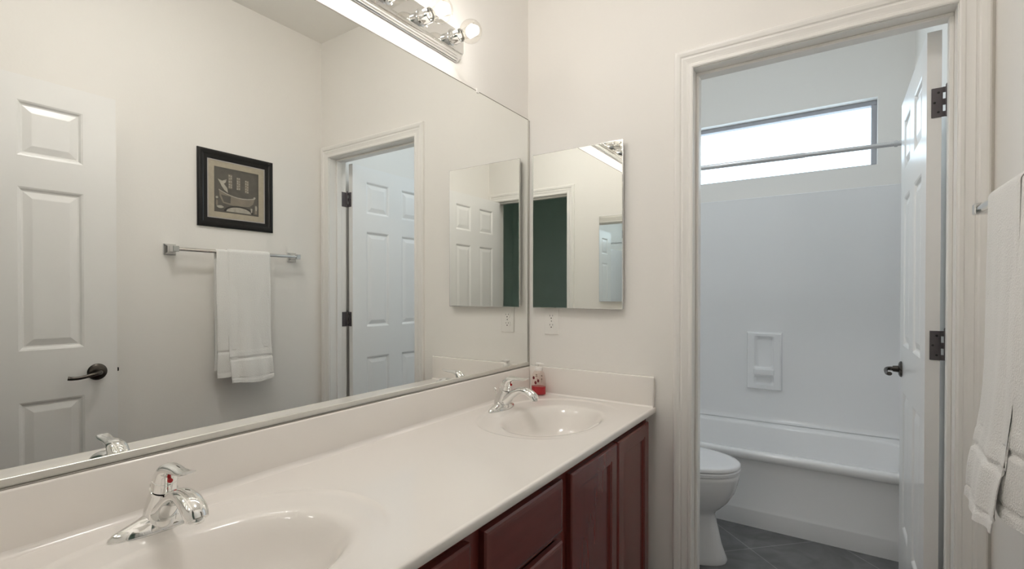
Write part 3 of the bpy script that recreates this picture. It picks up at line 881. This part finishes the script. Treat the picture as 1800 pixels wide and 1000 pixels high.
# ------------------------------------------------------------------ bathtub
TX0, TX1, TY0, TY1 = 0.004, W - 0.004, 2.832, YF - 0.003
RZ = 0.395
tub = empty('bathtub', ((TX0 + TX1) / 2, TY0, 0), 'white alcove bathtub with plain apron along the window wall', 'bathtub')
ux, uy = -tub.location.x, -tub.location.y
def rrect(x0, x1, y0, y1, r, z, n=8):
    out = []
    for cx_, cy_, a0 in ((x1 - r, y1 - r, 0), (x0 + r, y1 - r, pi / 2), (x0 + r, y0 + r, pi), (x1 - r, y0 + r, 1.5 * pi)):
        for i in range(n + 1):
            a = a0 + pi / 2 * i / n
            out.append((cx_ + r * cos(a), cy_ + r * sin(a), z))
    return out
bm = bmesh.new()
ix0, ix1, iy0, iy1 = TX0 + 0.09, TX1 - 0.06, TY0 + 0.062, 3.452
rings = [rrect(TX0, TX1, TY0 + 0.005, TY1, 0.012, RZ - 0.044), rrect(TX0, TX1, TY0 + 0.001, TY1, 0.012, RZ - 0.040), rrect(TX0, TX1, TY0, TY1, 0.012, RZ - 0.015),
         rrect(TX0 + .001, TX1 - .001, TY0 + 0.004, TY1 - .001, 0.013, RZ - 0.006), rrect(TX0 + .003, TX1 - .003, TY0 + 0.013, TY1 - .002, 0.014, RZ - 0.0005),
         rrect(TX0 + .01, TX1 - .01, TY0 + 0.025, TY1 - .004, 0.016, RZ),
         rrect(ix0 - 0.014, ix1 + 0.014, iy0 - 0.016, iy1 + 0.014, 0.11, RZ), rrect(ix0 - 0.004, ix1 + 0.004, iy0 - 0.005, iy1 + 0.004, 0.11, RZ - 0.004),
         rrect(ix0, ix1, iy0, iy1, 0.11, RZ - 0.014), rrect(ix0 + 0.02, ix1 - 0.01, iy0 + 0.012, iy1 - 0.012, 0.11, RZ - 0.10),
         rrect(ix0 + 0.06, ix1 - 0.03, iy0 + 0.03, iy1 - 0.03, 0.12, RZ - 0.24), rrect(ix0 + 0.10, ix1 - 0.05, iy0 + 0.05, iy1 - 0.05, 0.12, RZ - 0.30),
         rrect(ix0 + 0.18, ix1 - 0.12, iy0 + 0.12, iy1 - 0.12, 0.10, RZ - 0.325)]
loft(bm, rings, False, True)
bm.transform(Matrix.Translation((ux, uy, 0)))
obj('tub_shell', bm, ACRYL, tub, 50)
bm = bmesh.new()
ap = [(TY0 + 0.02, 0.0), (TY0 + 0.008, 0.0), (TY0 + 0.008, 0.085), (TY0 + 0.009, 0.092), (TY0 + 0.016, 0.106), (TY0 + 0.016, 0.30), (TY0 + 0.012, 0.335), (TY0 + 0.006, RZ - 0.042), (TY0 + 0.06, RZ - 0.042), (TY0 + 0.06, 0.0)]
prism(bm, ap, 'x', TX0, TX1)
bm.transform(Matrix.Translation((ux, uy, 0)))
obj('apron', bm, ACRYL, tub, 40)

# ------------------------------------------------------------------ tub surround with moulded soap dish
su = empty('tub_surround', (0.75, YF, RZ), 'glossy white moulded surround panels on the walls above the bathtub', 'tub surround')
sx_, sy_, sz_ = -su.location.x, -su.location.y, -su.location.z
def sobj(name, bm, m, parent=None, smooth=None):
    bm.transform(Matrix.Translation((sx_, sy_, sz_)))
    return obj(name, bm, m, parent or su, smooth)
SZ = 1.848
bm = bmesh.new()
prism(bm, [(YF - 0.0006, RZ + 0.002), (YF - 0.034, RZ + 0.002), (YF - 0.022, RZ + 0.006), (YF - 0.012, RZ + 0.016), (YF - 0.0075, RZ + 0.032), (YF - 0.0065, RZ + 0.06), (YF - 0.0065, SZ - 0.01), (YF - 0.008, SZ - 0.004), (YF - 0.006, SZ), (YF - 0.0006, SZ)], 'x', 0.0008, W - 0.0008)
sobj('back_panel', bm, ACRYL, None, 40)
for x0, x1 in ((0.0008, 0.0065), (W - 0.0065, W - 0.0008)):
    bm = bmesh.new(); box(bm, x0, x1, TY0 - 0.01, YF - 0.0068, RZ + 0.002, SZ, 0.002, 2); sobj('side_panel', bm, ACRYL, None, 40)
# soap dish
DX0, DX1, DZ0, DZ1 = 0.660, 0.855, 0.605, 0.968
bm = bmesh.new()
ys = YF - 0.0068
def dq(ins_x0, ins_x1, z0, z1, d, r=0.006, n=5):
    out = []
    x0, x1 = DX0 + ins_x0, DX1 - ins_x1
    for cx_, cz_, a0 in ((x1 - r, z1 - r, 0), (x0 + r, z1 - r, pi / 2), (x0 + r, z0 + r, pi), (x1 - r, z0 + r, 1.5 * pi)):
        for i in range(n + 1):
            a = a0 + pi / 2 * i / n
            out.append((cx_ + r * cos(a), ys - d, cz_ + r * sin(a)))
    return out
PD = 0.024
def plate_with_holes(holes):
    # grid of the front face around the recesses
    xs = sorted({DX0 + 0.006, DX1 - 0.006, *[h[0] for h in holes], *[h[1] for h in holes]})
    zs = sorted({DZ0 + 0.006, DZ1 - 0.006, *[h[2] for h in holes], *[h[3] for h in holes]})
    for a, b in zip(xs[:-1], xs[1:]):
        for c, d in zip(zs[:-1], zs[1:]):
            m = ((a + b) / 2, (c + d) / 2)
            if any(h[0] < m[0] < h[1] and h[2] < m[1] < h[3] for h in holes): continue
            bm.faces.new([bm.verts.new((x, ys - PD, z)) for x, z in ((a, c), (b, c), (b, d), (a, d))])
holes = [(0.700, 0.815, 0.735, 0.948), (0.700, 0.815, 0.632, 0.700)]
plate_with_holes(holes)
o4 = [[(DX0 + i, ys - d, DZ0 + i), (DX1 - i, ys - d, DZ0 + i), (DX1 - i, ys - d, DZ1 - i), (DX0 + i, ys - d, DZ1 - i)] for i, d in ((-0.004, 0.0), (-0.002, 0.012), (0.001, PD - 0.004), (0.006, PD))]
loft(bm, o4, True, False)
for (a, b, c, d) in holes:
    def rr_(i, dep, r):
        out = []
        x0, x1, z0, z1 = a + i, b - i, c + i, d - i
        for cx_, cz_, a0 in ((x1 - r, z1 - r, 0), (x0 + r, z1 - r, pi / 2), (x0 + r, z0 + r, pi), (x1 - r, z0 + r, 1.5 * pi)):
            for k in range(6):
                t = a0 + pi / 2 * k / 5
                out.append((cx_ + r * cos(t), ys - PD + dep, cz_ + r * sin(t)))
        return out
    # fill between square hole and rounded mouth
    loft(bm, [rr_(0.0, 0.0, 0.0005), rr_(0.0005, 0.0008, 0.020), rr_(0.003, 0.004, 0.020), rr_(0.008, 0.019, 0.020), rr_(0.014, 0.0225, 0.018)], False, True)
sd = sobj('soap_dish', bm, ACRYL, None, 45)
bm = bmesh.new(); box(bm, 0.699, 0.816, ys - PD - 0.012, ys - 0.004, 0.697, 0.738, 0.008, 3); sobj('dish_ledge', bm, ACRYL, sd, 45)

# ------------------------------------------------------------------ shower rod
rd = empty('shower_rod', (0.75, 2.875, 1.915), 'thin white telescoping shower rod across the tub alcove in front of the window', 'shower rod')
def rz(x): return 1.926 - 0.011 * x - 1.915
bm = bmesh.new(); tube(bm, [(0.004 - .75, 0, rz(0)), (1.005 - .75, 0, rz(1.0)), (1.010 - .75, 0, rz(1.01))], [0.0130, 0.0130, 0.0112], 20); obj('outer_tube', bm, RODW, rd, 40)
bm = bmesh.new(); tube(bm, [(1.008 - .75, 0, rz(1.0)), (W - 0.008 - .75, 0, rz(1.49))], 0.0108, 20); obj('inner_tube', bm, RODW, rd, 40)
for x, s in ((0.0068, 1), (W - 0.0068, -1)):
    bm = bmesh.new(); lathe(bm, [(0, 0), (0.026, 0), (0.027, s * 0.004), (0.018, s * 0.016), (0.0165, s * 0.03), (0, s * 0.03)], (x - .75, 0, rz(x)), 'x', 24); obj('end_flange', bm, RODW, rd, 40)
bm = bmesh.new(); lathe(bm, [(0.010, -0.006), (0.0135, -0.006), (0.0145, 0), (0.0135, 0.006), (0.010, 0.006)], (1.366 - .75, 0, rz(1.366)), 'x', 20); obj('lock_collar', bm, RODW, rd, 40)

# ------------------------------------------------------------------ toilet
TYC = 2.40
to = empty('toilet', (0.40, TYC, 0), 'white two-piece toilet with closed lid beside the bathtub', 'toilet')
def egg(xb, xf, hw, z, n=40, px=2.0):
    """egg outline: rounded nose at xf, squarer at xb"""
    cx_ = xb + (xf - xb) * 0.46
    out = []
    for k in range(n):
        a = 2 * pi * k / n
        c, s = cos(a), sin(a)
        if c >= 0: x = cx_ + (xf - cx_) * abs(c) ** 0.96
        else: x = cx_ - (cx_ - xb) * abs(c) ** 0.80
        y = hw * abs(s) ** 0.92 * (1 if s >= 0 else -1)
        out.append((x - 0.40, y, z))
    return out
bm = bmesh.new()
loft(bm, [egg(0.20, 0.735, 0.118, 0.0), egg(0.20, 0.737, 0.119, 0.012), egg(0.205, 0.730, 0.114, 0.028), egg(0.21, 0.712, 0.104, 0.08), egg(0.215, 0.697, 0.098, 0.15), egg(0.22, 0.684, 0.096, 0.205), egg(0.22, 0.688, 0.104, 0.222),
          egg(0.215, 0.712, 0.126, 0.245), egg(0.21, 0.742, 0.148, 0.278), egg(0.205, 0.765, 0.166, 0.318), egg(0.20, 0.779, 0.177, 0.360), egg(0.20, 0.786, 0.182, 0.392), egg(0.20, 0.787, 0.183, 0.408), egg(0.205, 0.782, 0.179, 0.414)])
obj('bowl', bm, PORC, to, 60)
bm = bmesh.new()
loft(bm, [egg(0.235, 0.785, 0.180, 0.4145), egg(0.232, 0.790, 0.184, 0.417), egg(0.232, 0.791, 0.185, 0.430), egg(0.236, 0.786, 0.181, 0.434)])
obj('seat', bm, PLAST, to, 50)
bm = bmesh.new()
loft(bm, [egg(0.236, 0.786, 0.181, 0.437), egg(0.233, 0.790, 0.184, 0.4395), egg(0.233, 0.790, 0.184, 0.449), egg(0.240, 0.783, 0.178, 0.455), egg(0.27, 0.755, 0.155, 0.4595), egg(0.34, 0.66, 0.09, 0.4615)])
obj('lid', bm, PLAST, to, 50)
bm = bmesh.new()
box(bm, 0.012 - 0.40, 0.205 - 0.40, -0.215, 0.215, 0.405, 0.745, 0.02, 4); obj('tank', bm, PORC, to, 50)
bm = bmesh.new(); box(bm, 0.006 - 0.40, 0.214 - 0.40, -0.224, 0.224, 0.7455, 0.785, 0.010, 3); obj('tank_lid', bm, PORC, to, 50)
bm = bmesh.new(); tube(bm, [(0.205 - 0.40, -0.15, 0.69), (0.222 - 0.40, -0.15, 0.69), (0.228 - 0.40, -0.12, 0.687), (0.228 - 0.40, -0.07, 0.682)], 0.007, 12); obj('flush_lever', bm, CHROME, to, 50)

# ------------------------------------------------------------------ fill lamps added out of view on both ceilings to brighten the rooms
def fill_lamp(x, y, label, strength, color):
    r = empty('added_fill_light', (x, y, ZC), label, 'added fill light')
    bm = bmesh.new(); lathe(bm, [(0, -0.0005), (0.150, -0.0005), (0.152, -0.006), (0.146, -0.020), (0.134, -0.024), (0.134, -0.015), (0, -0.015)], (0, 0, 0), 'z', 40)
    obj('fill_lamp_base', bm, SATIN, r, 40)
    bm = bmesh.new(); lathe(bm, [(0.132, -0.018), (0.130, -0.030), (0.115, -0.048), (0.085, -0.062), (0.045, -0.070), (0.0, -0.072)], (0, 0, 0), 'z', 40)
    obj('fill_lamp_diffuser', bm, emis('fill_lamp_glow', color, strength), r, 60)
fill_lamp(0.58, 0.78, 'added out-of-view fill lamp on the ceiling over the vanity floor', FILL_VANITY, FILL_VANITY_COLOR)
fill_lamp(0.70, 2.16, 'added out-of-view fill lamp on the ceiling over the toilet and tub floor', FILL_TUB, FILL_TUB_COLOR)
